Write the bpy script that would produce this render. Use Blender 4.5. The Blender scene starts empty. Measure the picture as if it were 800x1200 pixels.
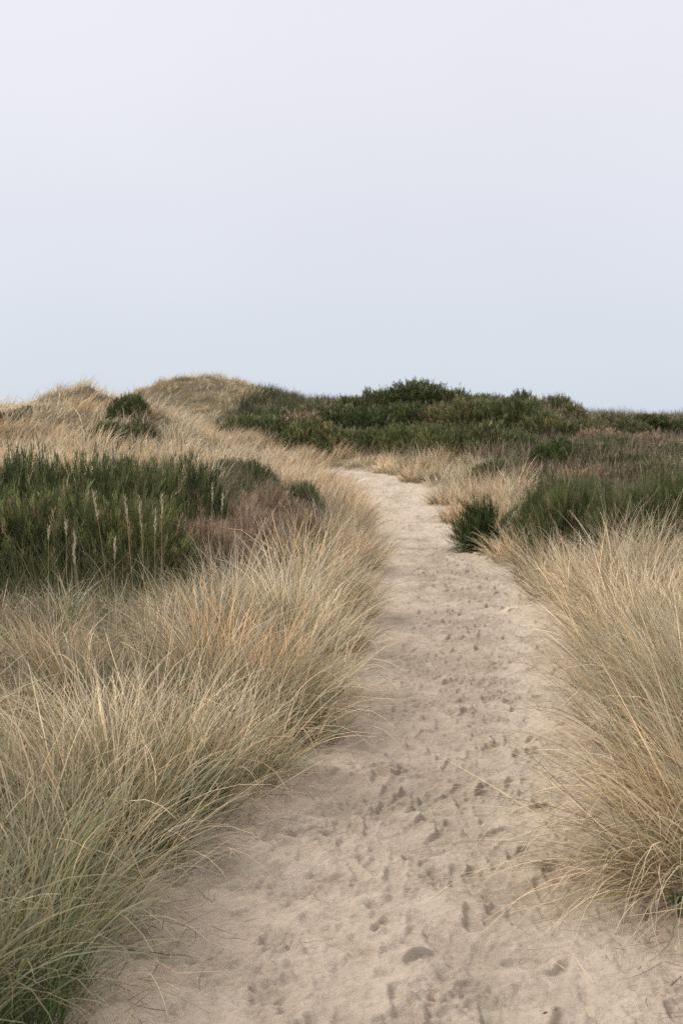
import bpy, math, random
import numpy as np

rng = np.random.default_rng(7)
random.seed(7)
scene = bpy.context.scene
COL = scene.collection

# ------------------------------------------------------------------ camera model (photo pixels 800x1200)
F, CX, YH, EYE = 1250.0, 400.0, 560.0, 1.6
PITCH = math.atan((600.0 - YH) / F)
CP, SP = math.cos(PITCH), math.sin(PITCH)

def ray(px, py):
    """direction with unit forward (y) component"""
    u, v = (px - 400.0) / F, (600.0 - py) / F
    y, z = CP + v * SP, -SP + v * CP
    return u / y, z / y

def pt(px, py, d):
    rx, rz = ray(px, py)
    return rx * d, d, EYE + rz * d

# ------------------------------------------------------------------ noise
def _hash(ix, iy, seed):
    h = (ix.astype(np.int64) * 374761393 + iy.astype(np.int64) * 668265263 + seed * 1442695041) & 0x7fffffff
    h = ((h ^ (h >> 13)) * 1274126177) & 0x7fffffff
    h = h ^ (h >> 16)
    return (h & 0xffff) / 65535.0

def vnoise(x, y, seed=0):
    x = np.asarray(x, float); y = np.asarray(y, float)
    ix, iy = np.floor(x), np.floor(y)
    fx, fy = x - ix, y - iy
    fx = fx * fx * fx * (fx * (fx * 6 - 15) + 10); fy = fy * fy * fy * (fy * (fy * 6 - 15) + 10)
    a, b = _hash(ix, iy, seed), _hash(ix + 1, iy, seed)
    c, d = _hash(ix, iy + 1, seed), _hash(ix + 1, iy + 1, seed)
    return (a + (b - a) * fx) * (1 - fy) + (c + (d - c) * fx) * fy

def fbm(x, y, seed=0, octv=3):
    s, a, t = 0.0, 1.0, 0.0
    c, sn = math.cos(0.6), math.sin(0.6)
    for k in range(octv):
        s = s + a * vnoise(x, y, seed + 17 * k); t += a; a *= 0.5
        x, y = (c * x - sn * y) * 2.03 + 5.1, (sn * x + c * y) * 2.03 + 1.7
    return s / t

def sstep(a, b, x):
    t = np.clip((x - a) / (b - a), 0, 1)
    return t * t * (3 - 2 * t)

# ------------------------------------------------------------------ the path: (depth, left x, right x, z)
_rows = [(-6, -1.1, 1.3, 0), (0, -.95, 1.2, 0), (3.1, -.80, 1.22, 0), (4.08, -.68, 1.24, 0), (5.13, -.46, 1.25, 0), (5.9, -.26, 1.42, 0),
         (6.9, -.14, 1.62, 0), (8.5, -.02, 1.92, 0), (10.5, .14, 2.18, .0), (13.5, .42, 2.62, .08), (18.5, .72, 2.85, .28), (23, .78, 2.72, .5),
         (27, .66, 2.62, .76), (30.5, .49, 2.58, 1.12), (33, .22, 2.3, 1.45), (35.2, -.25, 1.62, 1.68), (37, -1.2, .75, 1.80),
         (38.5, -2.9, -.9, 1.92), (39.6, -5.2, -3.4, 2.1), (40.5, -8, -6.2, 2.3)]
_r = np.array(_rows, float)
def _cr(P, n):
    out = []
    for i in range(len(P) - 1):
        p0, p1, p2, p3 = P[max(i - 1, 0)], P[i], P[i + 1], P[min(i + 2, len(P) - 1)]
        m1 = (p2 - p0) / 2; m2 = (p3 - p1) / 2
        for t in np.linspace(0, 1, n, endpoint=False):
            h = t * t
            out.append((2 * t * h - 3 * h + 1) * p1 + (t * h - 2 * h + t) * m1 + (-2 * t * h + 3 * h) * p2 + (t * h - h) * m2)
    out.append(P[-1])
    return np.array(out)
# centre (x, y), half width, z
_c = np.stack([(_r[:, 1] + _r[:, 2]) / 2, _r[:, 0], (_r[:, 2] - _r[:, 1]) / 2, _r[:, 3]], 1)
PATH = _cr(_c, 10)
_seg = np.hypot(np.diff(PATH[:, 0]), np.diff(PATH[:, 1]))
PS = np.concatenate([[0], np.cumsum(_seg)])

def path_coord(x, y):
    """signed lateral distance (right positive), half width, path z, for many points"""
    x = np.asarray(x, float).ravel(); y = np.asarray(y, float).ravel()
    best = np.full(x.shape, 1e9); lat = np.zeros_like(x); hw = np.zeros_like(x); pz = np.zeros_like(x)
    for i in range(len(PATH) - 1):
        a, b = PATH[i], PATH[i + 1]
        dx, dy = b[0] - a[0], b[1] - a[1]
        l2 = dx * dx + dy * dy
        t = np.clip(((x - a[0]) * dx + (y - a[1]) * dy) / l2, 0, 1)
        qx, qy = x - (a[0] + t * dx), y - (a[1] + t * dy)
        d2 = qx * qx + qy * qy
        m = d2 < best
        best[m] = d2[m]
        side = np.sign(qx * dy - qy * dx)
        lat[m] = (np.sqrt(d2) * side)[m]
        hw[m] = (a[2] + t * (b[2] - a[2]))[m]
        pz[m] = (a[3] + t * (b[3] - a[3]))[m]
    return lat, hw, pz

# ------------------------------------------------------------------ terrain: thin plate spline through surveyed points
CTRL = []
def G(px, py, d, veg):
    x, y, z = pt(px, py, d); CTRL.append((x, y, z - veg))
def W(x, y, z): CTRL.append((x, y, z))
for x, y, z in [(-3, -8, .3), (4, -8, .3), (-12, -8, .6), (12, -8, .5), (-2, 1, .10), (2.4, 1, .10), (-1.6, 3.5, .32), (-3, 4, .42), (2.1, 4, .12), (3, 5, .2),
                (-7, 4, .35), (8, 5, .35), (-14, 10, .8), (14, 8, .5)]: W(x, y, z)
# left bank beside the path and the hollow behind it
G(100, 700, 5.8, .74); G(230, 676, 6.6, .78); G(300, 632, 8.0, .80); G(355, 592, 12, .80); G(390, 568, 18, .75); G(405, 558, 25, .7); G(385, 548, 30, .65)
W(-3.6, 8.6, .30); W(-2.6, 10, .32); W(-4.5, 13, .5); W(-2.0, 13.5, .48); W(-1.6, 16, .62); W(-8, 12, .6); W(-1.0, 8.2, .42); W(-.9, 6, .36); W(-.3, 11, .42)
G(60, 522, 18, .55); G(200, 528, 18, .55); G(290, 545, 20, .55); G(340, 545, 23, .6)
# near ridge on the left
G(0, 508, 25, .5); G(60, 494, 27, .5); G(120, 478, 28.5, .45); G(150, 467, 29, .4); G(178, 464, 29.5, .35); G(215, 484, 29, .55); G(260, 513, 29, .6); G(300, 528, 30, .6); G(340, 537, 32, .6)
G(90, 508, 23, .6); G(180, 505, 24, .6)
# far left dunes
G(-120, 492, 40, .5); G(0, 475, 40, .45); G(45, 462, 41, .35); G(72, 449, 42, .25); G(95, 443, 42, .2); G(118, 448, 42, .25); G(138, 463, 42.5, .4); G(160, 482, 44, .5); G(-60, 483, 41, .5)
G(100, 480, 52, .5); G(150, 485, 58, .4); G(174, 456, 59, .25); G(200, 441, 60, .2); G(225, 437, 61, .2); G(255, 437, 61, .2); G(280, 446, 61, .35); G(320, 458, 60, .5); G(360, 468, 60, .5)
G(230, 485, 50, .5); G(270, 500, 44, .5); G(330, 512, 40.5, .6); G(200, 500, 40, .5); G(420, 531, 38, .55)
W(-10, 75, 5.2); W(-14, 95, 3.5); W(-28, 60, 4.0); W(-35, 40, 4.0); W(-25, 85, 3.0)
# right hill
for q in [(300, 474, 52, 1.2), (360, 464, 53, 1.2), (420, 459, 53, 1.1), (480, 448, 54, .95), (540, 458, 53, 1.1), (600, 463, 50, 1.05), (650, 463, 48, .95), (690, 482, 45, 1.1), (740, 486, 46, 1.0),
          (800, 485, 52, 1.0), (900, 480, 55, .8), (1050, 480, 52, .8), (285, 495, 46, .8), (400, 518, 40.5, .8), (470, 520, 38, .8), (500, 530, 35.5, .6), (560, 528, 33, .7),
          (600, 543, 29, .6), (700, 545, 27, .6), (800, 553, 24, .6), (950, 555, 22, .6), (640, 510, 38, .7), (740, 515, 36, .7), (830, 515, 38, .7), (1000, 520, 35, .7)]: G(*q)
W(6, 75, 4.2); W(14, 72, 3.8); W(25, 75, 3.5); W(0, 95, 3.0); W(18, 95, 2.5)
# right bank
G(550, 562, 25, .6); G(520, 556, 29, .55); G(470, 546, 35, .6); G(620, 560, 20, .65); W(3.6, 18.5, .42); W(3.2, 15, .34); W(5, 14.5, .42); W(7, 13, .5); W(4, 11, .34); W(3, 8, .36); W(2.3, 6, .32); W(6, 9, .4)
W(40, 40, 3); W(40, 10, 1); W(-25, 12, 1.2); W(-20, 25, 2.2)
CT = np.array(CTRL)
def _phi(r2): return np.where(r2 > 1e-12, 0.5 * r2 * np.log(np.maximum(r2, 1e-12)), 0.0)
def _tps():
    P = CT[:, :2]; n = len(P)
    K = _phi(((P[:, None] - P[None]) ** 2).sum(2)) + np.eye(n) * 0.6
    Q = np.hstack([np.ones((n, 1)), P])
    A = np.zeros((n + 3, n + 3)); A[:n, :n] = K; A[:n, n:] = Q; A[n:, :n] = Q.T
    return np.linalg.solve(A, np.concatenate([CT[:, 2], np.zeros(3)]))
TW = _tps()

def height(x, y, path=True):
    x = np.asarray(x, float); y = np.asarray(y, float); shp = x.shape
    x = x.ravel(); y = y.ravel(); out = np.empty_like(x)
    for i in range(0, len(x), 20000):
        xs, ys = x[i:i + 20000], y[i:i + 20000]
        cx, cy = np.clip(xs, -38, 42), np.clip(ys, -9, 98)
        r2 = (cx[:, None] - CT[None, :, 0]) ** 2 + (cy[:, None] - CT[None, :, 1]) ** 2
        out[i:i + 20000] = _phi(r2) @ TW[:-3] + TW[-3] + TW[-2] * cx + TW[-1] * cy
    lat, hw, pz = path_coord(x, y)
    rough = (fbm(x * .9, y * .9, 3) - .5) * .30 + (fbm(x * .28, y * .28, 9, 2) - .5) * (.25 + .35 * sstep(15, 40, y))
    far = np.maximum(np.abs(x) - 30, 0) + np.maximum(-5 - y, 0) + np.maximum(y - 85, 0)
    w = sstep(0, 60, far)
    out = (out + rough) * (1 - w) + w * (0.8 + 3.0 * (fbm(x * .02, y * .02, 21, 2) - .4) * (1 - sstep(200, 900, far)))
    if path:
        e = np.abs(lat) - hw
        k = sstep(-.10, 1.0, e)
        out = pz + (out - pz) * k
    return out.reshape(shp)

def h1(x, y): return float(height(np.array([x]), np.array([y]))[0])

def project(x, y, z):
    dz = z - EYE
    fwd = y * CP - dz * SP; up = y * SP + dz * CP
    return 400 + F * x / fwd, 600 - F * up / fwd

# ------------------------------------------------------------------ mesh helper
def mesh_obj(name, verts, faces4, mat, col=None, parent=None, loc=None, smooth=True, attr=None):
    me = bpy.data.meshes.new(name)
    n = len(verts); f = np.asarray(faces4, np.int32)
    k = f.shape[1]
    me.vertices.add(n); me.vertices.foreach_set('co', np.asarray(verts, np.float32).ravel())
    me.loops.add(f.size); me.loops.foreach_set('vertex_index', f.ravel())
    me.polygons.add(len(f)); me.polygons.foreach_set('loop_start', np.arange(0, f.size, k, dtype=np.int32))
    me.update(calc_edges=True)
    if smooth: me.polygons.foreach_set('use_smooth', np.ones(len(f), bool))
    if col is not None:
        a = me.attributes.new('tint', 'FLOAT_COLOR', 'POINT')
        c4 = np.ones((n, 4), np.float32); c4[:, :3] = col
        a.data.foreach_set('color', c4.ravel())
    for nm, v in (attr or {}).items():
        a = me.attributes.new(nm, 'FLOAT', 'POINT'); a.data.foreach_set('value', np.asarray(v, np.float32).ravel())
    me.materials.append(mat)
    o = bpy.data.objects.new(name, me); COL.objects.link(o)
    if parent: o.parent = parent
    if loc is not None: o.location = loc
    return o

def thing(name, label, cat, loc, group=None):
    o = bpy.data.objects.new(name, None); COL.objects.link(o)
    o.empty_display_size = .1
    o.location = loc; o['label'] = label; o['category'] = cat
    if group: o['group'] = group
    return o

# ------------------------------------------------------------------ materials
def newmat(name):
    m = bpy.data.materials.new(name); m.use_nodes = True
    nt = m.node_tree; b = nt.nodes['Principled BSDF']
    return m, nt, b
def N(nt, typ, **kw):
    n = nt.nodes.new(typ)
    for k, v in kw.items():
        if k in n.inputs: n.inputs[k].default_value = v
        else: setattr(n, k, v)
    return n

def blade_mat(name, rough=.55, trans=.25, spec=.3):
    m, nt, b = newmat(name)
    a = N(nt, 'ShaderNodeAttribute', attribute_name='tint')
    nt.links.new(a.outputs['Color'], b.inputs['Base Color'])
    b.inputs['Roughness'].default_value = rough
    b.inputs['Specular IOR Level'].default_value = spec
    t = N(nt, 'ShaderNodeBsdfTranslucent'); nt.links.new(a.outputs['Color'], t.inputs['Color'])
    mx = N(nt, 'ShaderNodeMixShader'); mx.inputs[0].default_value = trans
    nt.links.new(b.outputs[0], mx.inputs[1]); nt.links.new(t.outputs[0], mx.inputs[2])
    nt.links.new(mx.outputs[0], nt.nodes['Material Output'].inputs[0])
    return m
M_GRASS = blade_mat('marram_blades', .5, .40, .3)
M_BUSH = blade_mat('broom_twigs', .55, .15, .25)
def vary_by_object(m, lo, hi):
    nt = m.node_tree; oi = N(nt, 'ShaderNodeObjectInfo'); mr = N(nt, 'ShaderNodeMapRange'); nt.links.new(oi.outputs['Random'], mr.inputs[0])
    mr.inputs[3].default_value = lo; mr.inputs[4].default_value = hi
    a = next(n for n in nt.nodes if n.type == 'ATTRIBUTE')
    hs = N(nt, 'ShaderNodeHueSaturation'); nt.links.new(a.outputs['Color'], hs.inputs['Color']); nt.links.new(mr.outputs[0], hs.inputs['Value'])
    m2 = N(nt, 'ShaderNodeMapRange'); nt.links.new(oi.outputs['Random'], m2.inputs[0]); m2.inputs[3].default_value = .515; m2.inputs[4].default_value = .475
    nt.links.new(m2.outputs[0], hs.inputs['Hue'])
    for l in list(a.outputs['Color'].links):
        if l.to_node != hs: nt.links.new(hs.outputs[0], l.to_socket)
vary_by_object(M_BUSH, .74, 1.20)
M_WOOD = blade_mat('woody_stem', .8, .0, .2)
M_HEAD = blade_mat('seed_spike', .7, .1, .2)

def sand_mat(name, ground=False):
    m, nt, b = newmat(name); L = nt.links.new
    tc = N(nt, 'ShaderNodeTexCoord')
    damp = N(nt, 'ShaderNodeAttribute', attribute_name='damp')
    n1 = N(nt, 'ShaderNodeTexNoise', Scale=5.5, Detail=6.0, Roughness=.65); L(tc.outputs['Object'], n1.inputs['Vector'])
    n2 = N(nt, 'ShaderNodeTexNoise', Scale=55.0, Detail=5.0, Roughness=.7); L(tc.outputs['Object'], n2.inputs['Vector'])
    n3 = N(nt, 'ShaderNodeTexNoise', Scale=900.0, Detail=2.0); L(tc.outputs['Object'], n3.inputs['Vector'])
    ad = N(nt, 'ShaderNodeMath', operation='MULTIPLY_ADD'); L(n1.outputs[0], ad.inputs[0]); ad.inputs[1].default_value = .5; L(damp.outputs['Fac'], ad.inputs[2])
    ad2 = N(nt, 'ShaderNodeMath', operation='MULTIPLY_ADD'); L(n2.outputs[0], ad2.inputs[0]); ad2.inputs[1].default_value = .62; L(ad.outputs[0], ad2.inputs[2])
    r = N(nt, 'ShaderNodeValToRGB'); L(ad2.outputs[0], r.inputs[0])
    r.color_ramp.elements[0].position = .38; r.color_ramp.elements[0].color = SAND_L
    r.color_ramp.elements[1].position = 1.35 if False else 1.0; r.color_ramp.elements[1].color = SAND_D
    e = r.color_ramp.elements.new(.68); e.color = tuple((a * .55 + c * .45) for a, c in zip(SAND_L, SAND_D))
    # grains: dark specks
    sp = N(nt, 'ShaderNodeMapRange'); L(n3.outputs[0], sp.inputs[0]); sp.inputs[1].default_value = .2; sp.inputs[2].default_value = .8; sp.inputs[3].default_value = .86; sp.inputs[4].default_value = 1.12
    mu = N(nt, 'ShaderNodeVectorMath', operation='SCALE'); L(r.outputs[0], mu.inputs[0]); L(sp.outputs[0], mu.inputs['Scale'])
    last = mu.outputs[0]
    if ground:
        lit = N(nt, 'ShaderNodeAttribute', attribute_name='litter')
        nl = N(nt, 'ShaderNodeTexNoise', Scale=38.0, Detail=8.0, Roughness=.75); L(tc.outputs['Object'], nl.inputs['Vector'])
        rl = N(nt, 'ShaderNodeValToRGB'); L(nl.outputs[0], rl.inputs[0])
        rl.color_ramp.elements[0].position = .32; rl.color_ramp.elements[0].color = (.07, .055, .035, 1)
        rl.color_ramp.elements[1].position = .68; rl.color_ramp.elements[1].color = (.25, .20, .125, 1)
        mx = N(nt, 'ShaderNodeMix', data_type='RGBA'); L(lit.outputs['Fac'], mx.inputs[0]); L(last, mx.inputs[6]); L(rl.outputs[0], mx.inputs[7])
        last = mx.outputs[2]
    L(last, b.inputs['Base Color'])
    b.inputs['Roughness'].default_value = .95; b.inputs['Specular IOR Level'].default_value = .12
    bs = N(nt, 'ShaderNodeMath', operation='MULTIPLY_ADD'); L(n2.outputs[0], bs.inputs[0]); bs.inputs[1].default_value = 1.0
    sc = N(nt, 'ShaderNodeMath', operation='MULTIPLY'); L(n3.outputs[0], sc.inputs[0]); sc.inputs[1].default_value = .12; L(sc.outputs[0], bs.inputs[2])
    bu = N(nt, 'ShaderNodeBump', Strength=.9, Distance=.016); L(bs.outputs[0], bu.inputs['Height']); L(bu.outputs[0], b.inputs['Normal'])
    return m
SAND_L = (.665, .556, .436, 1); SAND_D = (.39, .322, .242, 1)
M_PATH = sand_mat('trodden_sand'); M_GROUND = sand_mat('dune_sand_and_litter', True)

# ------------------------------------------------------------------ ground sheet
def axis(breaks):
    out = []
    for a, b, s in breaks: out += list(np.arange(a, b - s * .5, s))
    return out
gx = [-3000, -1500, -800, -400, -220, -130, -90] + axis([(-70, -24, 2.5), (-24, -8, .7), (-8, 9, .16), (9, 26, .7), (26, 70, 2.5)]) + [72, 90, 130, 220, 400, 800, 1500, 3000]
gy = [-3000, -1200, -500, -200, -90, -40, -25] + axis([(-16, 0, 1.0), (0, 24, .16), (24, 66, .35), (66, 110, 1.5)]) + [112, 125, 150, 200, 300, 500, 900, 1600, 3000]
gx, gy = np.array(gx, float), np.array(gy, float)
X, Y = np.meshgrid(gx, gy)
Z = height(X, Y)
lat, hw, pz = path_coord(X, Y)
lat = lat.reshape(X.shape); hw = hw.reshape(X.shape)
e = np.abs(lat) - hw
Zg = Z - .08 * (1 - sstep(-.10, .10, e))
nx_, ny_ = len(gx), len(gy)
idx = np.arange(nx_ * ny_).reshape(ny_, nx_)
q = np.stack([idx[:-1, :-1], idx[:-1, 1:], idx[1:, 1:], idx[1:, :-1]], -1).reshape(-1, 4)
lit = sstep(.12, .55, e + (fbm(X * 2.2, Y * 2.2, 44) - .5) * .7)
g = mesh_obj('dune_terrain', np.stack([X, Y, Zg], -1).reshape(-1, 3), q, M_GROUND, attr={'litter': lit, 'damp': .25 + 0 * lit})
g['kind'] = 'structure'

# ------------------------------------------------------------------ sand path with footprints
ys = [-5.0]
while ys[-1] < PS[-1] - 0.1:
    s = ys[-1]; d = max(s, 0)
    ys.append(s + (.2 if s < 1.8 else (.009 * max(1.0, d / 4.2))))
ys = np.array(ys)
# parametrise by arc length; the first metres of arc run straight so s ~ depth + 6
S = np.clip(ys + 6.0, 0, PS[-1])
Cx = np.interp(S, PS, PATH[:, 0]); Cy = np.interp(S, PS, PATH[:, 1]); Hw = np.interp(S, PS, PATH[:, 2])
k = 41
def smooth(a):  # tangents from a smoothed derivative
    return a
Tx = np.gradient(np.interp(np.arange(len(S)), np.arange(len(S)), Cx), S); Ty = np.gradient(Cy, S)
_tx = np.interp(S, PS[:-1] + _seg / 2, np.diff(PATH[:, 0]) / _seg); _ty = np.interp(S, PS[:-1] + _seg / 2, np.diff(PATH[:, 1]) / _seg)
_n = np.hypot(_tx, _ty); _tx /= _n; _ty /= _n
NC = 340
T = np.linspace(-1, 1, NC); U = T[None, :] * (Hw[:, None] + .30)
PX = Cx[:, None] + U * _ty[:, None]; PY = Cy[:, None] - U * _tx[:, None]
base = height(PX, PY)
edge = np.abs(U) - Hw[:, None]
trample = sstep(.95, .25, np.abs(U + .08) / Hw[:, None]) * .45 + .55
R = (fbm(PX * 2.6, PY * 2.6, 51, 3) - .5) * .045 + (fbm(PX * 8, PY * 8, 52, 4) - .5) * .050 * trample + (fbm(PX * 4.6 + 7, PY * 4.6, 53, 2) - .5) * .055 * (.3 + .7 * trample)
dist = np.maximum(Cy, 2.5)
# footprints
foot = np.zeros_like(R); damp0 = np.zeros_like(R)
def stamp(s0, u0, yaw, ln, wd, dep, shoe):
    i0, i1 = np.searchsorted(S, [s0 - .32, s0 + .32])
    if i1 - i0 < 3: return
    sl = slice(i0, i1)
    a = (S[sl, None] - s0) + 0 * U[sl]; b_ = U[sl] - u0
    c, s_ = math.cos(yaw), math.sin(yaw)
    l = (c * a + s_ * b_) / (ln / 2); w = (-s_ * a + c * b_)
    w = w + .012 * l * l
    wid = wd / 2 * (0.80 + .22 * l - .22 * (1 - np.abs(l)) * (l < .2)) if shoe else wd / 2
    rr = np.sqrt((np.abs(l) ** 3.2) + (np.abs(w / wid) ** 2.6)) + (fbm(PX[sl] * 22, PY[sl] * 15, 60, 3) - .5) * .26
    m = 1 - sstep(.66, 1.04, rr)
    rim = np.exp(-((rr - 1.22) / .22) ** 2)
    tiltz = -dep * (0.75 + .35 * l * random.choice([-1, 1]))
    R[sl] = R[sl] * (1 - .82 * m) + tiltz * m + rim * dep * .30 * (.4 + 1.2 * vnoise(PX[sl] * 14, PY[sl] * 14, 61))
    damp0[sl] = np.maximum(damp0[sl] * (1 - .3 * m), .10 * m * random.random() + rim * .08 * random.random())
nfoot = 0
s_ = 8.0
while s_ < PS[-1] - .6:
    hwl = float(np.interp(s_, PS, PATH[:, 2]))
    for k in range(6):
        u0 = np.clip(random.gauss(-.04, .56), -.97, .97) * hwl
        yaw = random.gauss(0, .35) + (math.pi if random.random() < .4 else 0)
        stamp(s_ + random.uniform(-.1, .1), u0, yaw, random.uniform(.20, .29), random.uniform(.075, .105), min(abs(random.gauss(.007, .005)) + .004, .015), random.random() < .8)
    for k in range(1):   # heel and toe scuffs, dug-in toes
        u0 = np.clip(random.gauss(-.08, .48), -.98, .98) * hwl
        stamp(s_ + random.uniform(-.1, .1), u0, random.uniform(0, 6.3), random.uniform(.05, .14), random.uniform(.035, .08), random.uniform(.002, .006), False)
    s_ += .085 if s_ < 16 else .15
# crumbs and clods of kicked-up sand
cl = vnoise(PX * 55, PY * 55, 71); cm = sstep(.50, .72, fbm(PX * 3.1, PY * 3.1, 72, 3)) * trample
rid = 1 - np.abs(2 * fbm(PX * 16 + 3, PY * 24, 74, 3) - 1)
R += sstep(.60, .95, cl) * .0085 * cm + (vnoise(PX * 46, PY * 60, 73) - .5) * .010 * (.4 + .9 * cm) + (rid - .7) * .019 * (.5 + .9 * cm) + (fbm(PX * 28, PY * 36, 76, 2) - .5) * .017 * (.6 + .9 * cm)
# the freshest prints: a walking line up and a walking line down, clean floors and pushed-up rims
for u_c, sgn, s0 in ((-.22, 1, 8.35), (.34, -1, 8.6), (-.55, 1, 9.1), (.05, 1, 8.9)):
    k = 0; s_ = s0
    while s_ < 26:
        hwl = float(np.interp(s_, PS, PATH[:, 2]))
        yaw = random.gauss(0, .10) + (0 if sgn > 0 else math.pi) + (.12 if k % 2 else -.12)
        stamp(s_, u_c * hwl + (.11 if k % 2 else -.11) + random.gauss(0, .035), yaw, random.uniform(.26, .30), random.uniform(.092, .108), random.uniform(.007, .0125), True)
        s_ += random.uniform(.52, .70); k += 1
fade = 1 - sstep(-.12, .16, edge)
R = R * (.4 + .6 * fade)
PZ = base + R + .0 - .10 * sstep(.06, .28, edge)
dm = np.clip(.0 + .20 * sstep(.75, .25, np.abs(U + .12) / Hw[:, None]) * sstep(4, 7, PY) * sstep(24, 16, PY) +   .22 * sstep(.42, .78, fbm(PX * 1.9, PY * 1.1, 81, 4)) * trample + damp0 + cm * .16 + .12 * sstep(.002, -.014, R - (fbm(PX * 2.6, PY * 2.6, 51, 3) - .5) * .045) * trample - .04 * sstep(8, 22, PY), 0, 1)
ni, nj = PX.shape
idx = np.arange(ni * nj).reshape(ni, nj)
q = np.stack([idx[:-1, :-1], idx[:-1, 1:], idx[1:, 1:], idx[1:, :-1]], -1).reshape(-1, 4)
p = mesh_obj('sand_path', np.stack([PX, PY, PZ], -1).reshape(-1, 3), q, M_PATH, attr={'damp': dm})
p['kind'] = 'structure'
del PX, PY, PZ, R, base, U, edge, cl, cm, dm

# ------------------------------------------------------------------ blades
def blades(base, az, L, tilt, bend, width, cb, ct, segs, gh=None, curl=None, power=1.4, tipw=.12):
    """ribbons grown from base points: returns verts, quads, colours"""
    n = len(base)
    P = np.zeros((n, segs + 1, 3)); P[:, 0] = base
    az = np.asarray(az, float); curl = np.zeros(n) if curl is None else curl
    s_mid = (np.arange(segs) + .5) / segs
    for i in range(segs):
        th = np.minimum(tilt + bend * s_mid[i] ** power, 2.6)
        a = az + curl * s_mid[i]
        st = L / segs
        P[:, i + 1, 0] = P[:, i, 0] + st * np.sin(th) * np.cos(a)
        P[:, i + 1, 1] = P[:, i, 1] + st * np.sin(th) * np.sin(a)
        P[:, i + 1, 2] = P[:, i, 2] + st * np.cos(th)
    if gh is not None:
        P[:, 1:, 2] = np.maximum(P[:, 1:, 2], gh[:, None] + .012 + .02 * rng.random((n, 1)))
    ta = az + rng.normal(0, .9, n) + math.pi / 2
    side = np.stack([np.cos(ta), np.sin(ta), rng.normal(0, .25, n)], 1)
    s = np.linspace(0, 1, segs + 1)
    prof = (1 - (1 - tipw) * s ** 1.5) * (0.75 + .25 * np.minimum(s * 6, 1))
    off = side[:, None, :] * (width[:, None] * .5 * prof[None, :])[:, :, None]
    V = np.stack([P - off, P + off], 2).reshape(-1, 3)
    b0 = (np.arange(n) * (segs + 1) * 2)[:, None] + (np.arange(segs) * 2)[None, :]
    Fq = np.stack([b0, b0 + 1, b0 + 3, b0 + 2], -1).reshape(-1, 4)
    cs = (np.clip((s - .08) / .48, 0, 1) ** .9)[None, :, None]
    C = cb[:, None, :] * (1 - cs) + ct[:, None, :] * cs
    C = np.repeat(C[:, :, None, :], 2, 2).reshape(-1, 3)
    return V, Fq, C

TAN = np.array([.74, .58, .37]); PALE = np.array([.87, .74, .52]); ORANGE = np.array([.72, .48, .26]); GREY = np.array([.60, .53, .41])
GREEN = np.array([.17, .20, .095]); OLIVE = np.array([.33, .31, .135]); FRESH = np.array([.11, .175, .05]); RUST = np.array([.27, .15, .075])

def mixcol(names, w, n):
    pal = np.array(names); c = pal[rng.choice(len(pal), n, p=np.array(w) / np.sum(w))]
    return c * np.exp(rng.normal(0, .16, (n, 1))) * (1 + rng.normal(0, .03, (n, 3)))

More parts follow.
